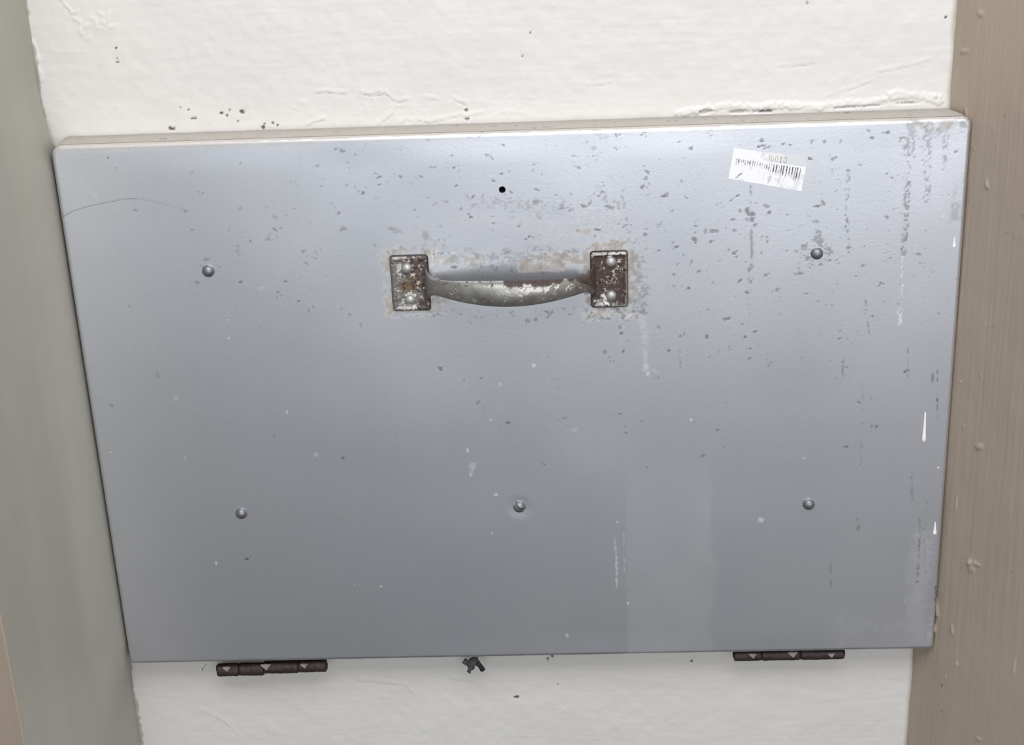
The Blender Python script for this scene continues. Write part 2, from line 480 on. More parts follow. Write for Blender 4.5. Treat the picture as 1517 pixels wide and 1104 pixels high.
def right_at(u, v):
    """survey pixel carried onto the right wall -> (distance along its plan, z)"""
    d = M @ np.array([(u - IW / 2) / F_PX, -(v - IH / 2) / F_PX, -1.0])
    s = np.linalg.solve(np.array([[d3[0], -d[0]], [d3[1], -d[1]]]), np.array([CP[0] - q2[0], CP[1] - q2[1]]))
    return ss[23] + s[0], CP[2] + s[1] * d[2]
N = vnoise(S, ZZ, 0.002, 0.002, 57)
def rblob(u, v, a, c_, amp=0.0, dark=0.0, pale=0.0, ang=0.0):
    s0, z0 = right_at(u, v)
    s_, z_ = S - s0, ZZ - z0
    ca, sa = math.cos(ang), math.sin(ang)
    r = np.hypot((s_ * ca + z_ * sa) / (a * 0.0006), (-s_ * sa + z_ * ca) / (c_ * 0.0004))
    f = sstep(0, 0.7, 1 - r + 0.3 * N * (r < 2))
    global D
    D = D + amp * f
    L[..., 0] = np.maximum(L[..., 0], dark * f); L[..., 1] = np.maximum(L[..., 1], pale * f)
for u, v, a, c_ in [(1395, 1016, 1.8, 3.5), (1395, 1054, 1.5, 1.5), (1472, 486, 3, 1), (1488, 170, 1, 2)]:
    rblob(u, v, a, c_, -0.0003, 0.9)
for u, v, a, c_ in [(1418, 984, 2.2, 6), (1503, 990, 1.2, 16), (1417, 745, 0.7, 17), (1423, 566, 1.6, 2), (1460, 479, 1.2, 1.6), (1416, 326, 0.8, 2.5), (1401, 1003, 1, 7), (1462, 269, 1, 6)]:
    rblob(u, v, a, c_, 0.0007, 0, 0.5)
for u, v, a, c_ in [(1430, 76, 8, 5), (1443, 835, 14, 6), (1450, 662, 9, 7), (1439, 840, 7, 16), (1388, 900, 4, 22), (1411, 935, 2.5, 16), (1384, 930, 4, 10), (1463, 275, 4, 7), (1454, 20, 7, 5), (1450, 1095, 6, 4), (1500, 845, 2, 3), (1432, 170, 2, 20)]:
    rblob(u, v, a, c_, 0.0011, 0, 0.0, 0.3)
for k in range(60):
    rblob(rng.uniform(1385, 1517), rng.uniform(0, 1104), rng.uniform(0.6, 2.2), rng.uniform(1, 6), rng.uniform(0.0002, 0.0006))
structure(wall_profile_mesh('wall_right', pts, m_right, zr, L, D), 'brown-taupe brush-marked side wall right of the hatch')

g = np.array([[[x, y, 0.0] for x in np.linspace(-3, 3, 13)] for y in np.linspace(-5, 0.1, 11)])
structure(grid_object('floor', g, m_floor), 'dark grey screed floor below the hatch')

# ------------------------------------------------------------------ the hatch
hatch = bpy.data.objects.new('wall_hatch', None)
hatch.empty_display_size = 0.05
COL.objects.link(hatch)
hatch.location = (0, HD, Z0)
tag(hatch, 'grey metal wall hatch with rusted pull handle, speckled with dark spots, between two taupe walls', 'hatch')
OFF = np.array([0, -HD, 0])                   # children use hatch-local coordinates (y = 0 at the wall)

def edge_axis(a, b_, step):
    e = np.array([0, 0.25, 0.6, 1.0, 1.5, 2.0, 2.6, 3.2]) * 1e-3
    n = int(round((b_ - a - 2 * 0.0038) / step))
    return np.concatenate([a + e, np.linspace(a + 0.0038, b_ - 0.0038, n), (b_ - e)[::-1]])
xs, zs = edge_axis(-HW, HW, 0.0006), edge_axis(0, HH, 0.0006)
pm = Marks(xs, zs, 0.0, 5)
X, Z = pm.X.copy(), pm.Z.copy()

# --- wear of the sheet
def density(u, v):
    d = 0.10
    d += 0.50 * math.exp(-((u - 1060) / 170) ** 2 - ((v - 380) / 130) ** 2)
    d += 0.55 * math.exp(-((u - 860) / 190) ** 2 - ((v - 280) / 80) ** 2)
    d += 0.36 * math.exp(-((u - 620) / 170) ** 2 - ((v - 270) / 75) ** 2)
    d += 0.32 * math.exp(-((u - 1270) / 120) ** 2 - ((v - 300) / 180) ** 2)
    d += 0.22 * math.exp(-((u - 400) / 120) ** 2 - ((v - 300) / 100) ** 2)
    if v > 480:
        d *= max(0.05, 1 - (v - 480) / 260)
    if u < 350:
        d *= 0.45
    return d
n = 0
while n < 2600:
    u, v = rng.uniform(90, 1430), rng.uniform(185, 960)
    if rng.random() > density(u, v):
        n += 0.25
        continue
    n += 1
    big = rng.random() ** 3.5
    r = 0.8 + 2.5 * big
    s = rng.uniform(0.12, 0.42) + 0.35 * big
    if u < 500:
        s *= 0.7
    a = rng.uniform(-0.9, 0.9)
    pm.blob(0, u, v, r * rng.uniform(1.0, 1.9), r * rng.uniform(0.6, 1.0), s, a, 0.9, 0.55)
    if big > 0.3 and rng.random() < 0.6:
        for q in range(rng.integers(1, 4)):
            pm.blob(0, u + rng.normal() * 5, v + rng.normal() * 4, r * 0.9, r * 0.6, s * 0.9, rng.normal(), 0.9, 0.55)
B = pm.blob
for u, v, a, c_, s in [(153, 233, 1.3, 1.1, 1), (160, 234, 1.5, 1.3, 1), (357, 242, 4, 1.8, .6), (365, 828, 4, 2.8, .8), (371, 825, 2, 1.5, .6), (325, 396, 2, 2, .4), (305, 385, 8, 2.5, .4), (923, 521, 2.6, 2.6, 1),
                      (276, 313, 3.5, 2, .6), (422, 445 - 28, 3, 1.8, .7), (357, 418, 3, 2, .6), (442, 447, 3, 1.8, .6), (371, 358, 2.5, 2, .6), (560, 263, 4.5, 2.6, .65), (592, 262, 3, 3, .65), (615, 312, 2, 2, .9), (562, 274, 3, 1.4, .7),
                      (498, 221, 3, 1.6, .8), (670, 230, 3.2, 1.8, .8), (676, 275, 4, 3, .7), (746, 216, 3, 2.4, .7), (793, 299, 6, 5, .5), (508, 340, 6, 4, .4), (750, 375, 10, 3, .5), (1113, 318, 6, 5, .7), (1108, 313, 5, 5, .7), (1114, 325, 4, 4, .7), (1096, 313, 3.5, 3, .7), (1085, 326, 5, 2, .6), (1140, 315, 3.5, 4, .7),
                      (1057, 343, 7, 4, .55), (1045, 343, 3, 5, .5), (1055, 358, 5, 2.5, .65), (955, 348, 4, 4, .55), (1118, 334, 4, 3, .6), (1088, 342, 4, 3, .5), (1110, 400, 3, 4, .6), (1136, 352, 3, 2, .5), (1077, 473, 6, 3, .6), (1036, 403, 5, 2, .6), (1212, 306, 7, 3, .7),
                      (1105, 500, 4, 4, .6), (1008, 499, 3, 2.5, .55), (1025, 387, 4, 4, .4), (1013, 498, 3, 3, .5), (895, 522, 5, 4, .4), (1190, 530, 3, 1.6, .5), (1110, 532, 4, 2.5, .5), (1074, 662, 2.8, 2, .65), (959, 693, 2, 1.4, .9), (1063, 637, 3, 2, .5), (1040, 676, 5, 3, .4), (927, 642, 2.5, 2, .5), (925, 632, 2, 1.5, .5), (919, 614, 4, 2, .5),
                      (1160, 214, 3, 2.4, .7), (1170, 216, 2.5, 2.4, .7), (1315, 197, 5, 2.6, .7), (1309, 198, 2.4, 2, .7), (1337, 205, 5, 2.5, .6), (1333, 210, 3, 1.6, .6), (1417, 226, 3.5, 3, .6), (1222, 210, 3, 2.6, .6), (1128, 208, 3.5, 3, .7), (1123, 218, 2, 2, .9), (1131, 216, 6, 2.5, .6), (1137, 219, 5, 2.5, .6), (1257, 253, 3, 2.4, .7), (1277, 246, 2.4, 1.8, .6)]:
    B(0, u, v, a, c_, s, 0.2, 0.8, 0.5)
# cluster round the upper right rivet
for k in range(46):
    a = rng.uniform(0, 6.28); r = 12 + abs(rng.normal()) * 8
    B(0, 1210 + r * math.cos(a), 377 + r * math.sin(a) * 0.9, rng.uniform(1, 3.6), rng.uniform(0.9, 2.4), rng.uniform(.3, .65), rng.random() * 3, 0.8, 0.5)
for u, v, a, c_ in [(1212, 352, 7, 9), (1212, 345, 5, 4), (1210, 330, 4, 6), (1215, 362, 8, 5), (1195, 385, 6, 4), (1229, 372, 5, 8)]:
    B(0, u, v, a, c_, 0.5, 0, 1.1, 0.6)
# the hairline scratch at the upper left
pm.stroke(0, [(92, 322), (108, 313), (130, 306), (155, 301), (180, 296), (203, 295)], 1.3, 0.55, 0.2)
pm.stroke(0, [(203, 295), (225, 298), (250, 304), (275, 312)], 1.0, 0.28, 0.2)
# vertical runs
for pts, wd, s, br in [([(1113, 258), (1112, 300), (1115, 330), (1113, 380), (1112, 430), (1110, 480)], 4, .5, .35), ([(1113, 340), (1114, 400)], 3.5, .5, .1), ([(1111, 415), (1110, 455)], 6, .4, .3),
                       ([(1256, 252), (1255, 300), (1254, 335), (1256, 370)], 5, .6, .45), ([(1255, 340), (1256, 369)], 3, .65, .1),
                       ([(1344, 200), (1343, 250), (1343, 290)], 10, .5, .5), ([(1352, 195), (1354, 235)], 6, .45, .5), ([(1344, 262), (1343, 300), (1341, 345), (1338, 375)], 8, .6, .25), ([(1372, 200), (1375, 250), (1372, 300)], 9, .48, .45), ([(1375, 195), (1373, 225)], 12, .4, .3), ([(1401, 200), (1399, 240)], 8, .45, .35),
                       ([(1282, 440), (1286, 480), (1288, 500)], 2, .5, .3), ([(1345, 515), (1344, 560)], 2, .4, .35), ([(1249, 530), (1248, 560)], 2.5, .5, .3), ([(1389, 545), (1388, 575), (1389, 620)], 2.5, .75, .3), ([(1381, 555), (1381, 566)], 4, .5, 0), ([(1279, 560), (1277, 640), (1275, 690)], 3, .28, .35), ([(1350, 700), (1351, 740)], 2.5, .4, .2),
                       ([(1364, 790), (1361, 825), (1359, 862)], 3.5, .55, .2), ([(1362, 770), (1362, 790)], 4, .4, .2), ([(1268, 770), (1272, 785)], 6, .3, .3), ([(1230, 835), (1231, 868)], 3, .35, .25), ([(1374, 745), (1368, 790), (1371, 850)], 3, .3, .4), ([(1386, 870), (1386, 920)], 3, .6, .3), ([(1007, 520), (1008, 548)], 3, .35, .3),
                       ([(690, 288), (740, 296), (775, 292)], 3, .35, .5), ([(700, 308), (770, 310)], 3, .32, .5), ([(780, 300), (800, 322)], 10, .35, .5), ([(845, 233), (880, 232)], 2, .5, .3), ([(700, 300), (830, 305)], 18, .22, .55),
                       ([(920, 285), (928, 320), (934, 362)], 4, .35, .45), ([(895, 295), (925, 310)], 10, .35, .55), ([(665, 384), (800, 380)], 12, .35, .55), ([(930, 372), (944, 400), (938, 470)], 16, .34, .5), ([(700, 392), (770, 396)], 12, .42, .5)]:
    pm.stroke(0, pts, wd, s, 0.9, br)
# white scuffs and scratches
for pts, wd, s, br in [([(1339, 300), (1338, 360)], 2, .6, .4), ([(1337, 372), (1335, 415)], 2.5, .7, .35), ([(1337, 420), (1335, 452), (1334, 482)], 3.5, .75, .35), ([(1330, 460), (1331, 482)], 2, .7, .3), ([(911, 798), (913, 830), (914, 870)], 3, .35, .1), ([(924, 790), (925, 850)], 1.8, .35, .2), ([(915, 865), (925, 866)], 5, .18, .2),
                       ([(960, 545), (974, 554)], 4, .2, .3), ([(640, 378), (660, 392)], 14, .5, .6), ([(880, 466), (940, 466)], 10, .4, .75), ([(790, 350), (870, 330)], 30, .22, .7), ([(690, 330), (830, 340)], 30, .12, .5),
                       ([(700, 690), (697, 703)], 7, .25, .1), ([(1374, 200), (1379, 190)], 5, .4, .3)]:
    pm.stroke(2, pts, wd, s, 0.9, br)
for u, v, a, c_, s in [(693, 667, 3.5, 5, .5), (701, 688, 5, 4, .22), (697, 703, 2.5, 5, .3), (735, 733, 4, 4, .4), (741, 570, 2, 4, .5), (791, 542, 4, 3.5, .55), (727, 622, 1.6, 1.6, .7), (742, 605, 1.6, 1.6, .6), (468, 674, 4, 4, .22), (339, 501, 1.8, 2, .8), (337, 474, 2, 1, .7), (425, 610, 1.6, 4, .6), (293, 605, 1.2, 1.2, .6), (164, 671, 1.2, 1.2, .8), (320, 834, 1.6, 4, .5), (274, 747 - 67, 1.2, 6, .3),
                      (1127, 771, 5, 5, .4), (1192, 679, 3, 1.8, .5), (1390, 693, 1.8, 1.8, .9), (1398, 321, 1.8, 1.8, 1), (1024, 622, 2.4, 2.4, .9), (914, 774, 3, 1.8, .6), (930, 894, 1.6, 1.6, .9), (729, 790, 1.4, 1.4, .7), (565, 869, 1.8, 1.8, .6), (840, 942, 4, 4, .3), (1341, 892, 3, 1, .5), (418, 788, 1.4, 1.4, .4), (525, 866, 1.3, 1.3, .5), (608, 317, 1.2, 1.2, .9), (141, 291, 1, 3, .5), (388, 427, 10, 3.5, .16), (851, 637, 5, 5, .15), (260, 590, 5, 5, .15), (1274, 568, 0, 0, 0)][:-1]:
    B(2, u, v, a, c_, s, 0.1, 0.5, 0.6)
# pale washed strip below, with an uneven right edge
Lw = np.zeros_like(X)
x0, zt = at(925, 700); x1, zb = at(1055, 965)
wob = 0.006 * fbm(X * 0 + 1, Z, 0.02, 61, 3)
wash = sstep(-0.0006, 0.0006, X - x0 - 0.0006 * (Z < 1)) * sstep(0.002, -0.002, X - x1 - wob) * sstep(zt + 0.03, zt - 0.03, Z)
pm.L[..., 2] = np.maximum(pm.L[..., 2], 0.06 * wash * (0.85 + 0.3 * fbm(X, Z, 0.02, 62, 2)))
# grime round the handle
F = pm.field
F(1, 568, 650, 362, 472, .8, .006, -.15, 71, 9); F(1, 862, 945, 352, 474, .85, .006, -.2, 72, 10)
F(1, 640, 720, 372, 400, .65, .008, -.1, 73, 10, .5); F(1, 770, 880, 372, 402, .85, .010, -.35, 74, 10, .5)
F(1, 850, 925, 325, 372, .6, .008, -.05, 75, 12); F(1, 640, 670, 440, 465, .6, .006, -.2, 76, 6)
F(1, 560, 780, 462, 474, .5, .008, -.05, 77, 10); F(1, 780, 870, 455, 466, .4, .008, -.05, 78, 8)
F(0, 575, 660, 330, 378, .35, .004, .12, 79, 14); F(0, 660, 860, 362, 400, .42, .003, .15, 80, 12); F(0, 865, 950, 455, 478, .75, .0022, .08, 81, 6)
F(2, 865, 945, 455, 478, .6, .0022, .12, 82, 6); F(0, 928, 962, 365, 470, .42, .0026, .05, 83, 8); F(2, 635, 680, 372, 398, .55, .0022, .12, 84, 5)
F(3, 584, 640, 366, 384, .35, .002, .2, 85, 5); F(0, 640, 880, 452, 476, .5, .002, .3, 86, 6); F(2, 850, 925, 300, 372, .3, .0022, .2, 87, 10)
F(1, 1345, 1440, 166, 196, .62, .010, -.35, 88, 14); F(0, 1330, 1440, 166, 215, .42, .006, .05, 89, 12); F(2, 1390, 1435, 185, 200, .4, .003, .1, 90, 6)
F(0, 860, 905, 190, 235, .35, .004, .25, 93, 10); F(0, 1405, 1440, 230, 330, .3, .006, .1, 94, 10, 2.0)
F(0, 750, 850, 290, 330, .35, .0025, .2, 95, 12, .4)
# rust run below the right plate
B(3, 918, 482, 4, 11, .35, 0, .8, .7); B(1, 919, 486, 3.5, 9, .8, 0, .6, .6)
for u, v, s in [(919, 500, .6), (921, 508, .6), (923, 512, .7), (922, 521, 1), (923, 532, .5)]:
    B(3, u, v, 2.2, 1.8, s, .4, .8, .5)
for u, v, a, c_, s in [(953, 480, 8, 16, .22), (955, 500, 8, 22, .2), (956, 525, 6, 20, .26), (957, 543, 6, 12, .36), (960, 554, 4, 7, .5)]:
    B(2, u, v, a, c_, s, 0, 0.5, 0.95)
B(1, 957, 540, 5, 7, .45, 0, .6, .9)
# greenish dirt: right lower edge, lower left corner, edges of the sheet
F(1, 1345, 1390, 780, 960, .10, .02, -.35, 96, 40, 3); F(3, 1366, 1384, 912, 955, .55, .004, .0, 97, 8); F(1, 1240, 1385, 915, 962, .06, .05, -.3, 98, 50)
F(1, 75, 1440, 190, 204, .0, .02, -.3, 100, 6)
edge_l = sstep(0.003, 0.0005, X + HW) * sstep(-.2, .3, fbm(X, Z, .02, 101, 3)) * 0.5
pm.L[..., 3] = np.maximum(pm.L[..., 3], 0.4 * edge_l)
edge_b = sstep(0.0035, 0.0008, Z) * (0.35 + 0.3 * fbm(X, Z, 0.01, 102, 3))
pm.L[..., 0] = np.maximum(pm.L[..., 0], np.clip(edge_b, 0, 1))
# highlight painted along the top bend, dull beige overpaint starting above it
bend = sstep(0.0035, 0.002, HH - Z)
over = sstep(0.0016, 0.0006, HH - Z + 0.0006 * fbm(X, Z, .006, 103, 3))
left_more = sstep(0.05, -0.2, X)
pm.L[..., 1] = np.maximum(pm.L[..., 1], 0.95 * over)
pm.L[..., 2] = np.maximum(pm.L[..., 2], 0.42 * over)
pm.L[..., 1] = np.maximum(pm.L[..., 1], 0.55 * left_more * sstep(0.0055, 0.0020, HH - Z + 0.001 * fbm(X, Z, .008, 104, 3)))
bend_glint = sstep(-0.15, 0.1, X) * sstep(0.0035, 0.0024, HH - Z) * (1 - over) * sstep(-.35, .1, fbm(X, Z, .012, 105, 3))
pm.L[..., 2] = np.maximum(pm.L[..., 2], 0.3 * bend_glint)

# --- shape of the pressed sheet: flat face, rolled edges, rounded corners
RC = np.where(Z > HH / 2, np.where(X < 0, 0.0068, 0.0056), 0.0036)                                   # corner radius of the outline
rb = 0.0024                                   # bend radius
qx, qz = np.abs(X) - (HW - RC), np.abs(Z - HH / 2) - (HH / 2 - RC)
outd = np.hypot(np.maximum(qx, 0), np.maximum(qz, 0)) + np.minimum(np.maximum(qx, qz), 0) - RC     # < 0 inside
over_ = np.maximum(outd, 0)
cx = np.where((qx > 0) & (qz > 0), np.maximum(qx, 1e-9), 1); cz = np.where((qx > 0) & (qz > 0), np.maximum(qz, 1e-9), 1)
l = np.hypot(cx, cz)
X2 = X - np.sign(X) * over_ * cx / l * ((qx > 0) & (qz > 0))
Z2 = Z - np.sign(Z - HH / 2) * over_ * cz / l * ((qx > 0) & (qz > 0))
dist = np.clip(-outd, 0, rb)
Yb = rb - np.sqrt(np.maximum(rb * rb - (rb - dist) ** 2, 0))
Yb += 0.00035 * fbm(X, Z, 0.09, 110, 2) * sstep(0, 0.02, -outd)          # faint waviness of the sheet
Yb += 0.0003 * sstep(0.01, 0, np.hypot(X - at(769, 752)[0], Z - at(769, 752)[1]))
# punched hole
hx, hz = at(744, 281)
HR = 0.0021
dh = np.hypot(X2 - hx, Z2 - hz)
fc = (dh[:-1, :-1] + dh[1:, :-1] + dh[:-1, 1:] + dh[1:, 1:]) / 4
keep = fc > HR
touch = np.zeros_like(dh, bool)
for a in (slice(None, -1), slice(1, None)):
    for c_ in (slice(None, -1), slice(1, None)):
        touch[a, c_] |= ~keep
anyk = np.zeros_like(dh, bool)
for a in (slice(None, -1), slice(1, None)):
    for c_ in (slice(None, -1), slice(1, None)):
        anyk[a, c_] |= keep
rim = touch & anyk
X2[rim] = hx + (X2[rim] - hx) / dh[rim] * HR; Z2[rim] = hz + (Z2[rim] - hz) / dh[rim] * HR
P = np.stack([X2, Yb, Z2], -1)
nr, nc = X.shape
idx = np.arange(nr * nc).reshape(nr, nc)
ring = np.concatenate([idx[0, :-1], idx[:-1, -1], idx[-1, :0:-1], idx[:0:-1, 0]])
base = P.reshape(-1, 3)[ring]
NF = 10
V, Q, Mx = [], [], []
prev = ring
for q in range(1, NF + 1):
    f = q / NF
    r_ = base.copy()
    r_[:, 1] = base[:, 1] + (HD - 0.0003 - base[:, 1]) * f
    lim = XR - 0.0012 + (HW - XR + 0.0012) * (1 - f) ** 1.3
    r_[:, 0] = np.minimum(r_[:, 0], lim)
    start = nr * nc + (q - 1) * len(ring)
    cur = start + np.arange(len(ring))
    V.append(r_)
    Q.append(np.stack([np.roll(prev, -1), prev, cur, np.roll(cur, -1)], 1)[:, ::-1])
    top = (base[:, 2] > HH - 0.0045)
    n_ = fbm(base[:, 0], np.full(len(base), f * 0.02), 0.006, 120, 3)
    mm = np.zeros((len(ring), 4))
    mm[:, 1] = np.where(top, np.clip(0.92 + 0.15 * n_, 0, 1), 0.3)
    mm[:, 0] = np.where(top, 0.6 * (n_ > 0.55), 0.75)  # side flanges darkened, shade of the gap to the walls painted in
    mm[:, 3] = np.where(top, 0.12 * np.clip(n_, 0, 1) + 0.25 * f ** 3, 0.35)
    mm[:, 2] = np.where((base[:, 0] > HW - 0.006) & (base[:, 2] > 0.295) & (base[:, 2] < 0.352) & (q < 4), 0.7, np.where(top, 0.36 + 0.2 * n_, 0))
    Mx.append(mm)
    prev = cur
marks_all = np.concatenate([pm.L.reshape(-1, 4)] + Mx)
me_P = P + OFF
panel = grid_object('front_panel', me_P, m_sheet, marks_all, keep, hatch, extra=(np.concatenate(V) + OFF, np.concatenate(Q)))

# cup behind the punched hole, the shade inside put into its black colour
nseg = 24
vv, ff = [], []
for y_ in (0.0, 0.010):
    for s_ in range(nseg):
        a = 2 * math.pi * s_ / nseg
        vv.append((hx + HR * 1.02 * math.cos(a), y_ - HD + 0.0001, hz + HR * 1.02 * math.sin(a)))
for s_ in range(nseg):
    ff.append((s_, (s_ + 1) % nseg, nseg + (s_ + 1) % nseg, nseg + s_))
ff.append(tuple(range(nseg, 2 * nseg)))
mesh_object('screw_hole', vv, ff, m_dark, hatch)['label'] = 'empty dark screw hole above the handle'

# --- domed rivets and the slotted screw
def dome_net(R, h, nr=12, ns=36, slot=None, collar=0.0):
    P = np.zeros((nr, ns, 3))
    for i in range(nr):
        q = i / (nr - 1)
        th = q * math.pi / 2
        rr, yy = R * math.cos(th) ** 0.9 if i < nr - 1 else R * 0.02, -h * math.sin(th)
        for j in range(ns):
            a = -2 * math.pi * j / ns
            P[i, j] = (rr * math.cos(a), yy, rr * math.sin(a))
    if slot is not None:
        ca, sa, wd, dp = slot
        d = np.abs(-P[..., 0] * sa + P[..., 2] * ca - 0.0002)
        P[..., 1] += dp * sstep(wd * 1.35, wd * 0.75, d)
    return P
def rivet(name, u, v, R, h, mat, parent, y0=0.0, slot=None, fine=False):
    x, z = at(u, v, y0 - h * 0.4)
    net = dome_net(R, h, 40 if fine else 12, 96 if fine else 36, slot)
    net = np.concatenate([net[:1] + np.array([0, 0.0006, 0]), net])
    o = grid_object(name, net, mat, None, None, parent, wrap=True)
    o.location = (x, y0 - HD, z)
    return o
for u, v in [(308, 402.5), (357, 762), (1210.5, 376.5), (1198.5, 748.5)]:
    rivet('rivet', u, v, 0.0039, 0.0032, m_rivet, hatch)
rivet('screw', 769.5, 752, 0.0041, 0.0033, m_rivet, hatch, 0.0002, (math.cos(-0.62), math.sin(-0.62), 0.0006, 0.0019), True)['label'] = 'slotted dome-head screw below the handle'

# --- pull handle: bowed grip (part) carrying two plates and four rivets (sub-parts)
gx0, gz0 = at(630, 418); gx1, gz1 = at(882, 413)
ns, na = 260, 72
P = np.zeros((ns, na, 3)); G = np.zeros((ns, na, 4))
tt = np.linspace(0, 1, ns)
for i, q in enumerate(tt):
    e = min(q, 1 - q)
    y_ = -0.0012 - 0.0225 * (math.sin(math.pi * q) ** 0.62)
    x_ = gx0 + (gx1 - gx0) * q
    z_ = gz0 + (gz1 - gz0) * q
    mid = math.sin(math.pi * q)
    hh = 0.0046 + 0.0037 * mid ** 1.3 + 0.0058 * math.exp(-(e / 0.035) ** 2)
    th = 0.0022 + 0.0030 * mid ** 0.7
    for j in range(na):
        a = 2 * math.pi * j / na
        P[i, j] = (x_, y_ - th * math.cos(a), z_ + hh * math.sin(a) * (1 if abs(math.cos(a)) < 2 else 1))
A_ = np.meshgrid(np.linspace(0, 2 * math.pi, na, endpoint=False), tt)[0]
Tq = np.meshgrid(np.arange(na), tt)[1]
up = np.sin(A_)                                # +1 on top of the grip
Xg, Zg = P[..., 0], P[..., 2] + 0.3 * P[..., 1]
n1 = fbm(Xg, Zg, 0.012, 131, 4); n2 = fbm(Xg, Zg, 0.0028, 132, 3); n3 = vnoise(Xg, Zg, 0.0012, 0.0012, 133)
rust = sstep(0.0, 0.12, up - 0.80 + 0.45 * n1 + 0.25 * n2 - 0.6 * sstep(0.50, 0.22, Tq + 0.08 * n1) + 0.5 * sstep(0.8, 1.0, Tq) + 0.12 * sstep(0.4, 0.7, Tq))
rust = np.maximum(rust, sstep(0.93, 1.0, Tq + 0.06 * n2))
rust = np.maximum(rust, 0.6 * sstep(0.10, 0.0, Tq + 0.05 * n1))
flake_glint = 0.9 * sstep(0.0, 0.25, 0.8 * n2 + 0.4 * n3 + 0.8 * np.exp(-((Tq - 0.68) / 0.17) ** 2 - ((up - 0.42) / 0.33) ** 2) - 0.42) * (1 - rust)
orange = 0.5 * sstep(0.1, 0.4, n1 + 0.6 * np.exp(-((Tq - 0.17) / 0.12) ** 2 - ((up - 0.6) / 0.35) ** 2) - 0.45) * (1 - rust)
rust = np.maximum(rust, 0.8 * sstep(0.0, 0.3, n2 + 0.9 * sstep(0.80, 1.0, Tq) - 0.5))
pits = sstep(0.50, 0.62, n3 * 0.55 + n2 * 0.6 + 0.12 * up)
G[..., 0], G[..., 1], G[..., 2], G[..., 3] = rust, flake_glint, orange, pits * 0.9
handle = grid_object('pull_handle', P + OFF, m_handle, G, None, hatch, wrap=True)
handle['label'] = 'worn bowed metal grip with maroon rust on its upper right'

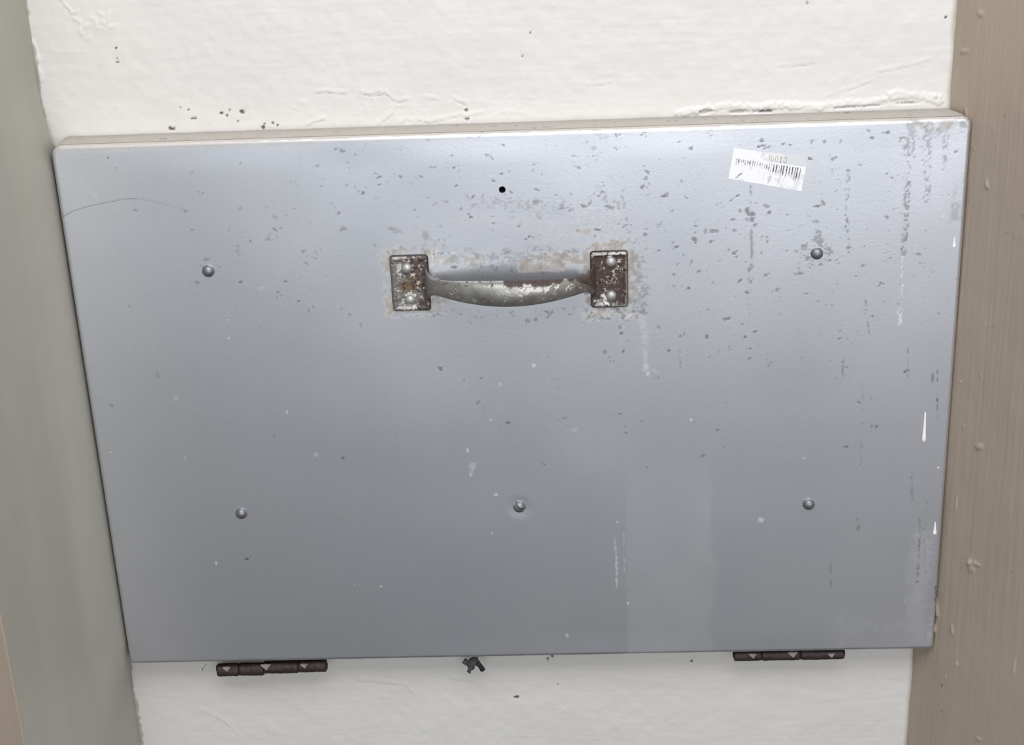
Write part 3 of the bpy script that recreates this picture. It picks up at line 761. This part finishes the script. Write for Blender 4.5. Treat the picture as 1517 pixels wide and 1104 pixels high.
def plate(u0, v0, u1, v1, seed, side):
    (xa, zb), (xb, za) = at(u0, v1), at(u1, v0)
    cx_, cz_ = (xa + xb) / 2, (za + zb) / 2
    w2, h2 = (xb - xa) / 2, (za - zb) / 2
    nx, nz = 110, 150
    gx, gz = np.linspace(-w2, w2, nx), np.linspace(-h2, h2, nz)
    X, Z = np.meshgrid(gx, gz)
    r = 0.0022
    qx, qz = np.abs(X) - (w2 - r), np.abs(Z) - (h2 - r)
    sd = np.hypot(np.maximum(qx, 0), np.maximum(qz, 0)) + np.minimum(np.maximum(qx, qz), 0) - r
    m_ = (qx > 0) & (qz > 0)
    l = np.hypot(np.where(m_, qx, 1), np.where(m_, qz, 1)); o_ = np.maximum(sd, 0) * m_
    X2 = X - np.sign(X) * o_ * np.where(m_, qx, 0) / l; Z2 = Z - np.sign(Z) * o_ * np.where(m_, qz, 0) / l
    din = np.clip(-sd, 0, None)
    prof = 0.0026 * np.sqrt(np.clip(1 - (1 - np.clip(din / 0.0022, 0, 1)) ** 2, 0, 1)) - 0.0007 * sstep(0.002, 0.0042, din)
    n1 = fbm(X, Z, 0.007, seed, 3); n2 = fbm(X, Z, 0.0024, seed + 5, 3); n3 = vnoise(X, Z, 0.0009, 0.0009, seed + 9); n4 = fbm(X, Z, 0.0015, seed + 13, 2)
    prof += 0.00022 * n2
    G = np.zeros((nz, nx, 4))
    inner = X / w2 * side                       # +1 on the edge that carries the grip
    rv = np.minimum(np.hypot(X - riv[0][0] + cx_, Z - riv[0][1] + cz_), np.hypot(X - riv[1][0] + cx_, Z - riv[1][1] + cz_))
    halo = np.exp(-((rv - 0.0048) / 0.0014) ** 2)
    if side > 0:                                # left plate: rust round the rivets and towards the grip, clean outer strip
        rust = 0.9 * sstep(-0.1, 0.35, inner + 0.5 * n1 + 0.35 * n2 + 0.1 + 0.5 * (Z > 0.004) * (inner > -0.5) - 0.3 * (Z < -0.006))
        orange = sstep(0.05, 0.4, 0.55 * n2 + 0.5 * np.exp(-(Z / 0.009) ** 2) * np.exp(-((inner - 0.05) / 0.5) ** 2) - 0.1)
        flake_glint = 0.6 * sstep(0.1, 0.4, n4 + 0.75 * halo * (inner < 0.25) - 0.40) + 0.4 * sstep(0.35, 0.6, n4 + 0.15 * (Z > 0.004)) * (inner > -0.45)
        pits = sstep(0.35, 0.5, n3 * 0.6 + n2 * 0.4 + 0.35 * rust - 0.2 + 0.15 * halo)
    else:                                       # right plate: maroon all over with pale cracks
        rust = sstep(-0.25, 0.05, 0.6 * n1 + 0.5 - 1.2 * sstep(0.0030, 0.0, din) * (X > 0) - 0.4 * (Z < -0.011))
        orange = 0.5 * sstep(0.2, 0.5, n2 + 0.5 * sstep(0.45, 1, X / w2) - 0.1)
        flake_glint = sstep(0.0, 0.10, 0.12 - np.abs(n4) * 1.0 - 0.02 + 0.1 * n1) * sstep(-.1, .2, n2 + 0.05) * 0.8
        flake_glint = np.maximum(flake_glint, sstep(0.2, 0.4, 0.7 * n2 + 0.4 * n4 + 0.3 * (Z < -0.009) * (X < 0) + 0.45 * halo - 0.36))
        flake_glint = np.maximum(flake_glint, 0.6 * (Z > h2 - 0.0028) * (din < 0.0024) * (din > 0.0006) * sstep(-.5, 0, n2))  # highlight painted along the plate's upper edge
        pits = sstep(0.42, 0.55, n3 * 0.6 + n2 * 0.4 + 0.12)
    rim_ = sstep(0.0009, 0.0002, din)
    G[..., 0] = np.maximum(rust, 0.5 * rim_); G[..., 1] = np.clip(flake_glint, 0, 1) * (1 - rim_); G[..., 2] = orange; G[..., 3] = np.maximum(pits * 0.9, 0.8 * rim_)
    P = np.stack([X2, -prof, Z2], -1)
    idx = np.arange(nz * nx).reshape(nz, nx)
    ring = np.concatenate([idx[0, :-1], idx[:-1, -1], idx[-1, :0:-1], idx[:0:-1, 0]])
    b2 = P.reshape(-1, 3)[ring].copy(); b2[:, 1] = 0.0004
    cur = nz * nx + np.arange(len(ring))
    Q = np.stack([np.roll(cur, -1), cur, ring, np.roll(ring, -1)], 1)[:, ::-1][:, ::-1]
    o = grid_object('mounting_plate', P, m_handle, G, None, handle, extra=(b2, Q))
    o.location = (cx_, -HD, cz_)
    return o
riv = [at(603, 398), at(608, 445)]
plate(582.5, 376.5, 634, 461, 200, 1)['label'] = 'left plate, grey outer strip, orange and brown rust round the rivets'
for u, v in [(602.5, 398), (607.5, 444.5)]:
    rivet('rivet', u, v, 0.0033, 0.0028, m_hrivet, handle, -0.0018)
riv = [at(904, 389), at(905, 438)]
plate(875.5, 370, 930, 456, 300, -1)['label'] = 'right plate, maroon rust with pale flakes'
for u, v in [(905, 388.5), (905.5, 438.5)]:
    rivet('rivet', u, v, 0.0033, 0.0028, m_hrivet, handle, -0.0018)

# --- barcode label, half worn away
TL, TR, BR, BL = [np.array(at(*p)) for p in [(1087, 219), (1197, 233.5), (1187, 283), (1079, 264)]]
nx, nz = 420, 170
a, c_ = np.meshgrid(np.linspace(0, 1, nx), np.linspace(0, 1, nz))       # a across, c_ up
XZ = ((1 - a)[..., None] * BL + a[..., None] * BR) * (1 - c_)[..., None] + ((1 - a)[..., None] * TL + a[..., None] * TR) * c_[..., None]
n1 = fbm(a * 0.044, c_ * 0.018, 0.004, 401, 3); n2 = fbm(a * 0.044, c_ * 0.018, 0.0012, 402, 2)
L = np.zeros((nz, nx, 4))
ink = np.zeros_like(a)
r2 = np.random.default_rng(12)
x_ = 0.06
while x_ < 0.955:
    wd = r2.choice([0.011, 0.014, 0.019]); gp = r2.choice([0.014, 0.018, 0.023])
    ink = np.maximum(ink, sstep(0.003, -0.003, np.abs(a - x_ - wd / 2) - wd / 2))
    x_ += wd + gp
top_ = 0.685
low_ = np.where(a > 0.86, 0.24, np.where(a > 0.52, 0.34, 0.44)) + 0.10 * n1
ink *= sstep(0.0, 0.03, top_ - c_) * sstep(-0.05, 0.12, c_ - low_)
worn = np.where(a < 0.50, 0.50, np.where(a < 0.80, 0.85, 1.0))
fade = np.clip(worn + 0.7 * n2 + 0.3 * n1 + 1.3 * (c_ - 0.58), 0, 1)
fade *= np.where((a < 0.5), sstep(0.42, 0.5, c_), 1)
ink *= fade
FONT = {'5': "11110 10000 11100 00010 00010 10010 01100", '0': "01110 10001 10001 10001 10001 10001 01110", '1': "00100 01100 00100 00100 00100 00100 01110", '2': "01110 10001 00001 00110 01000 10000 11111"}
for k, ch in enumerate('500010'):
    rows = FONT[ch].split()
    for r in range(7):
        for q in range(5):
            if rows[r][q] == '1':
                xx, zz = 0.40 + k * 0.058 + q * 0.0085, 0.915 - r * 0.026
                f = sstep(0.0065, 0.003, np.abs(a - xx)) * sstep(0.018, 0.009, np.abs(c_ - zz))
                ink = np.maximum(ink, f * np.clip(0.42 + 0.6 * n2 + 0.25 * (k > 3) - 0.25 * (k < 2), 0, 0.7))
ink = np.maximum(ink, 0.7 * sstep(0.25, 0.4, n2 - 0.1 - 3 * np.abs(a - 0.135 - 0.3 * (c_ - 0.17)) * 4 - 3 * np.abs(c_ - 0.17) + 0.5))
for q, s_ in [(0.385, .55), (0.55, .35), (0.68, .3)]:                  # vertical folds of bare sheet
    ink = np.maximum(ink, s_ * sstep(0.012, 0.004, np.abs(a - q - 0.06 * (c_ - 0.3))) * sstep(0.62, 0.5, c_) * sstep(-0.1, 0.25, n1 + 0.1))
L[..., 0] = ink
L[..., 1] = np.clip(0.85 * sstep(0.705, 0.73, c_ + 0.0 * a) * sstep(0.32, 0.42, a + 0.2 * n1) + 0.55 * sstep(0.2, 0.5, n1 + 0.4 * (a > 0.45) * (c_ < 0.5) - 0.25), 0, 0.9)
L[..., 2] = 0.8 * sstep(0.72, 0.76, c_) * np.exp(-((a - 0.56) / 0.13) ** 2)
lift = 0.00025 + 0.0005 * sstep(0.92, 1.0, a) * sstep(0.15, 0.0, c_)
P = np.stack([XZ[..., 0], -lift, XZ[..., 1]], -1)
idx = np.arange(nz * nx).reshape(nz, nx)
ring = np.concatenate([idx[0, :-1], idx[:-1, -1], idx[-1, :0:-1], idx[:0:-1, 0]])
b2 = P.reshape(-1, 3)[ring].copy(); b2[:, 1] = 0.0003
cur = nz * nx + np.arange(len(ring))
o = grid_object('barcode_label', P + OFF, m_label, L, None, hatch, extra=(b2 + OFF, np.stack([np.roll(cur, -1), cur, ring, np.roll(ring, -1)], 1)))
o['label'] = 'worn white barcode label stuck on at a tilt'

# --- white paint drips on the sheet
def drip(u0, v0, u1, v1, r0, r1):
    (xa, za), (xb, zb) = at(u0, v0), at(u1, v1)
    k_ = px(u0, v0)
    net = np.zeros((16, 14, 3))
    for i in range(16):
        q = i / 15
        r = (r0 + (r1 - r0) * q ** 1.6) * k_
        cap = math.sqrt(max(0.0, 1 - max(0, (q - 0.88) / 0.12) ** 2)) * min(1, q / 0.06 + 0.15)
        r = max(r * cap, 1e-5)
        for j in range(14):
            al = 2 * math.pi * j / 14
            net[i, j] = (xa + (xb - xa) * q + r * math.cos(al), -HD - 0.55 * r * math.sin(al), za + (zb - za) * q)
    return grid_object('paint_drip', net, m_drip, None, None, hatch, wrap=True)
drip(1371, 609, 1368.5, 655.5, 1.3, 3.3)
drip(1385.5, 773, 1384.8, 792.5, 0.8, 3.4)
drip(1414, 350, 1413.5, 367, 0.7, 2.8)

# --- two rusted hinges along the lower edge: leaf (part) with knuckles, pin and paint chips (sub-parts)
def barrel(name, xa, xb, R, yc, zc, mat, parent, seed, lump=0.0006, wob=0.0):
    r3 = np.random.default_rng(seed)
    nl, nv = 22, 26
    net = np.zeros((nl + 2, nv, 3))
    ph = r3.random(4) * 6
    for i in range(nl + 2):
        q = min(max((i - 1) / (nl - 1), 0), 1)
        x_ = xa + (xb - xa) * q
        for j in range(nv):
            al = 2 * math.pi * j / nv
            rr = R * (1 - 0.12 * (q < 0.02 or q > 0.98)) + lump * (0.5 * math.sin(3 * al + ph[0] + 7 * q) + 0.5 * math.sin(9 * q * 3 + ph[1] + al)) * 0.5
            if i in (0, nl + 1):
                rr = R * 0.25
            net[i, j] = (x_, yc - rr * math.cos(al), zc + wob * (q - .5) + rr * math.sin(al))
    net[..., 0] += 0.0
    return grid_object(name, net + OFF, mat, None, None, parent, wrap=True)

def hinge(u0, u1, v, yc, R, splits, offs, chips, label, seed):
    xa, zz = at(u0, v, yc); xb, z2 = at(u1, v, yc)
    zc = (zz + z2) / 2
    t_ = 0.0012
    vv = []
    for y_ in (HD - 0.0022, HD - 0.0010):
        vv += [(xa, y_ - HD, 0.014), (xb, y_ - HD, 0.014), (xb, y_ - HD, zc - R * 0.3), (xa, y_ - HD, zc - R * 0.3)]
    leaf = mesh_object('hinge', vv, [(0, 1, 2, 3), (7, 6, 5, 4), (0, 4, 5, 1), (1, 5, 6, 2), (2, 6, 7, 3), (3, 7, 4, 0)], m_hinge, hatch)
    leaf['label'] = label
    s_ = [0] + splits + [1]
    for k in range(len(s_) - 1):
        g_ = 0.00008
        barrel('knuckle', xa + (xb - xa) * s_[k] + g_, xa + (xb - xa) * s_[k + 1] - g_, R, yc, zc + offs[k], m_hinge, leaf, seed + k, 0.0003)
    barrel('pin', xa - 0.0006, xb + 0.0006, R * 0.55, yc, zc + 0.0003, m_hinge, leaf, seed + 40, 0.0001)
    for q, dz, sz in chips:
        x_ = xa + (xb - xa) * q
        al = 0.25
        y_, z_ = yc - (R + 0.0003) * math.cos(al), zc + dz + (R + 0.0003) * math.sin(al)
        c3 = [(-1.0, 0.75), (-0.35, 0.9), (0.9, 0.8), (0.45, 0.1), (0.1, -0.75), (-0.45, -0.05)]
        top_v = [(x_ + a_ * sz, y_ - HD - 0.0004 + 0.0002 * b_, z_ + b_ * sz * 0.7) for a_, b_ in c3]
        bot_v = [(x, y + 0.0012, z) for x, y, z in top_v]
        n_ = len(c3)
        mesh_object('paint_chip', top_v + bot_v, [tuple(range(n_))[::-1], tuple(range(n_, 2 * n_))] + [(i, (i + 1) % n_, n_ + (i + 1) % n_, n_ + i) for i in range(n_)], m_chip, leaf)
hinge(322, 484, 989, 0.0075, 0.0046, [0.20, 0.43, 0.75], [-0.0012, -0.0010, 0.0004, 0.0009], [(0.10, 0.0008, 0.0030), (0.46, 0.0018, 0.0038), (0.81, 0.0022, 0.0028)], 'left rusted hinge, its left half hanging lower', 500)
hinge(1087, 1250, 969.5, 0.0075, 0.0041, [0.25, 0.6], [0, 0, 0], [(0.17, 0.0006, 0.0030), (0.53, 0.0010, 0.0036), (0.88, -0.0002, 0.0026)], 'right rusted hinge, straight with rounded ends', 600)

# ------------------------------------------------------------------ ragged scrap caught under the hatch
yc = 0.006
outline = [(708, 969), (707.5, 978), (713, 984), (718.5, 992), (716, 994.6), (713, 994.5), (709, 988.5), (705, 986), (702, 986.5), (703.5, 990.5), (700, 993), (698, 993.5), (696.8, 999.5), (692, 995), (693.5, 990), (691, 986.5), (684.5, 982), (689.5, 977), (693, 979.5), (697, 976), (703, 975), (702, 969)]
pts = [at(u, v, yc) for u, v in outline]
cxm, czm = at(701, 982, yc)
n_ = len(pts)
vv = []
for d_, f in ((-0.0007, 0.86), (0, 1.0), (0.0012, 1.0)):
    for i, (x, z) in enumerate(pts):
        vv.append((cxm + (x - cxm) * f, yc + d_ + 0.0007 * math.sin(i * 2.3), czm + (z - czm) * f))
faces = [tuple(range(n_)), tuple(range(2 * n_, 3 * n_))[::-1]]
for l_ in (0, 1):
    faces += [(l_ * n_ + i, (l_ + 1) * n_ + i, (l_ + 1) * n_ + (i + 1) % n_, l_ * n_ + (i + 1) % n_) for i in range(n_)]
vv = [(x - cxm, y - yc, z - czm) for x, y, z in vv]
scrap = mesh_object('rubber_scrap', vv, faces, m_scrap)
scrap.location = (cxm, yc, czm + Z0)
tag(scrap, 'ragged dark grey scrap hanging under the middle of the hatch', 'scrap')
(xa, za), (xb, zb) = at(708, 981, yc), at(716, 992, yc)
net = np.zeros((10, 14, 3))
for i in range(10):
    q = min(max((i - 1) / 7, 0), 1)
    r = 0.0016 if 0 < i < 9 else 0.0004
    for j in range(14):
        al = 2 * math.pi * j / 14
        dx, dz = (xb - xa), (zb - za); l = math.hypot(dx, dz)
        net[i, j] = (xa + dx * q + r * math.cos(al) * (-dz / l) - cxm, -0.001 + r * math.sin(al), za + dz * q + r * math.cos(al) * dx / l - czm)
grid_object('stub', net, m_black, None, None, scrap, wrap=True)['label'] = 'short black rounded end'

def strand(name, pix, r, y_, label):
    x0, z0 = at(*pix[0], y_)
    net = np.zeros((len(pix), 8, 3))
    for i, (u, v) in enumerate(pix):
        x, z = at(u, v, y_)
        for j in range(8):
            al = 2 * math.pi * j / 8
            net[i, j] = (x - x0 + r * math.cos(al), r * math.sin(al), z - z0 + 0.3 * r * math.cos(al))
    o = grid_object(name, net, m_scrap, None, None, None, wrap=True)
    o.location = (x0, y_, z0 + Z0)
    tag(o, label, 'thread')
strand('lint_thread', [(306, 984), (303, 987), (300.5, 990), (299.5, 994)], 0.0003, 0.003, 'tiny dark thread curling below the hatch, beside the left hinge')
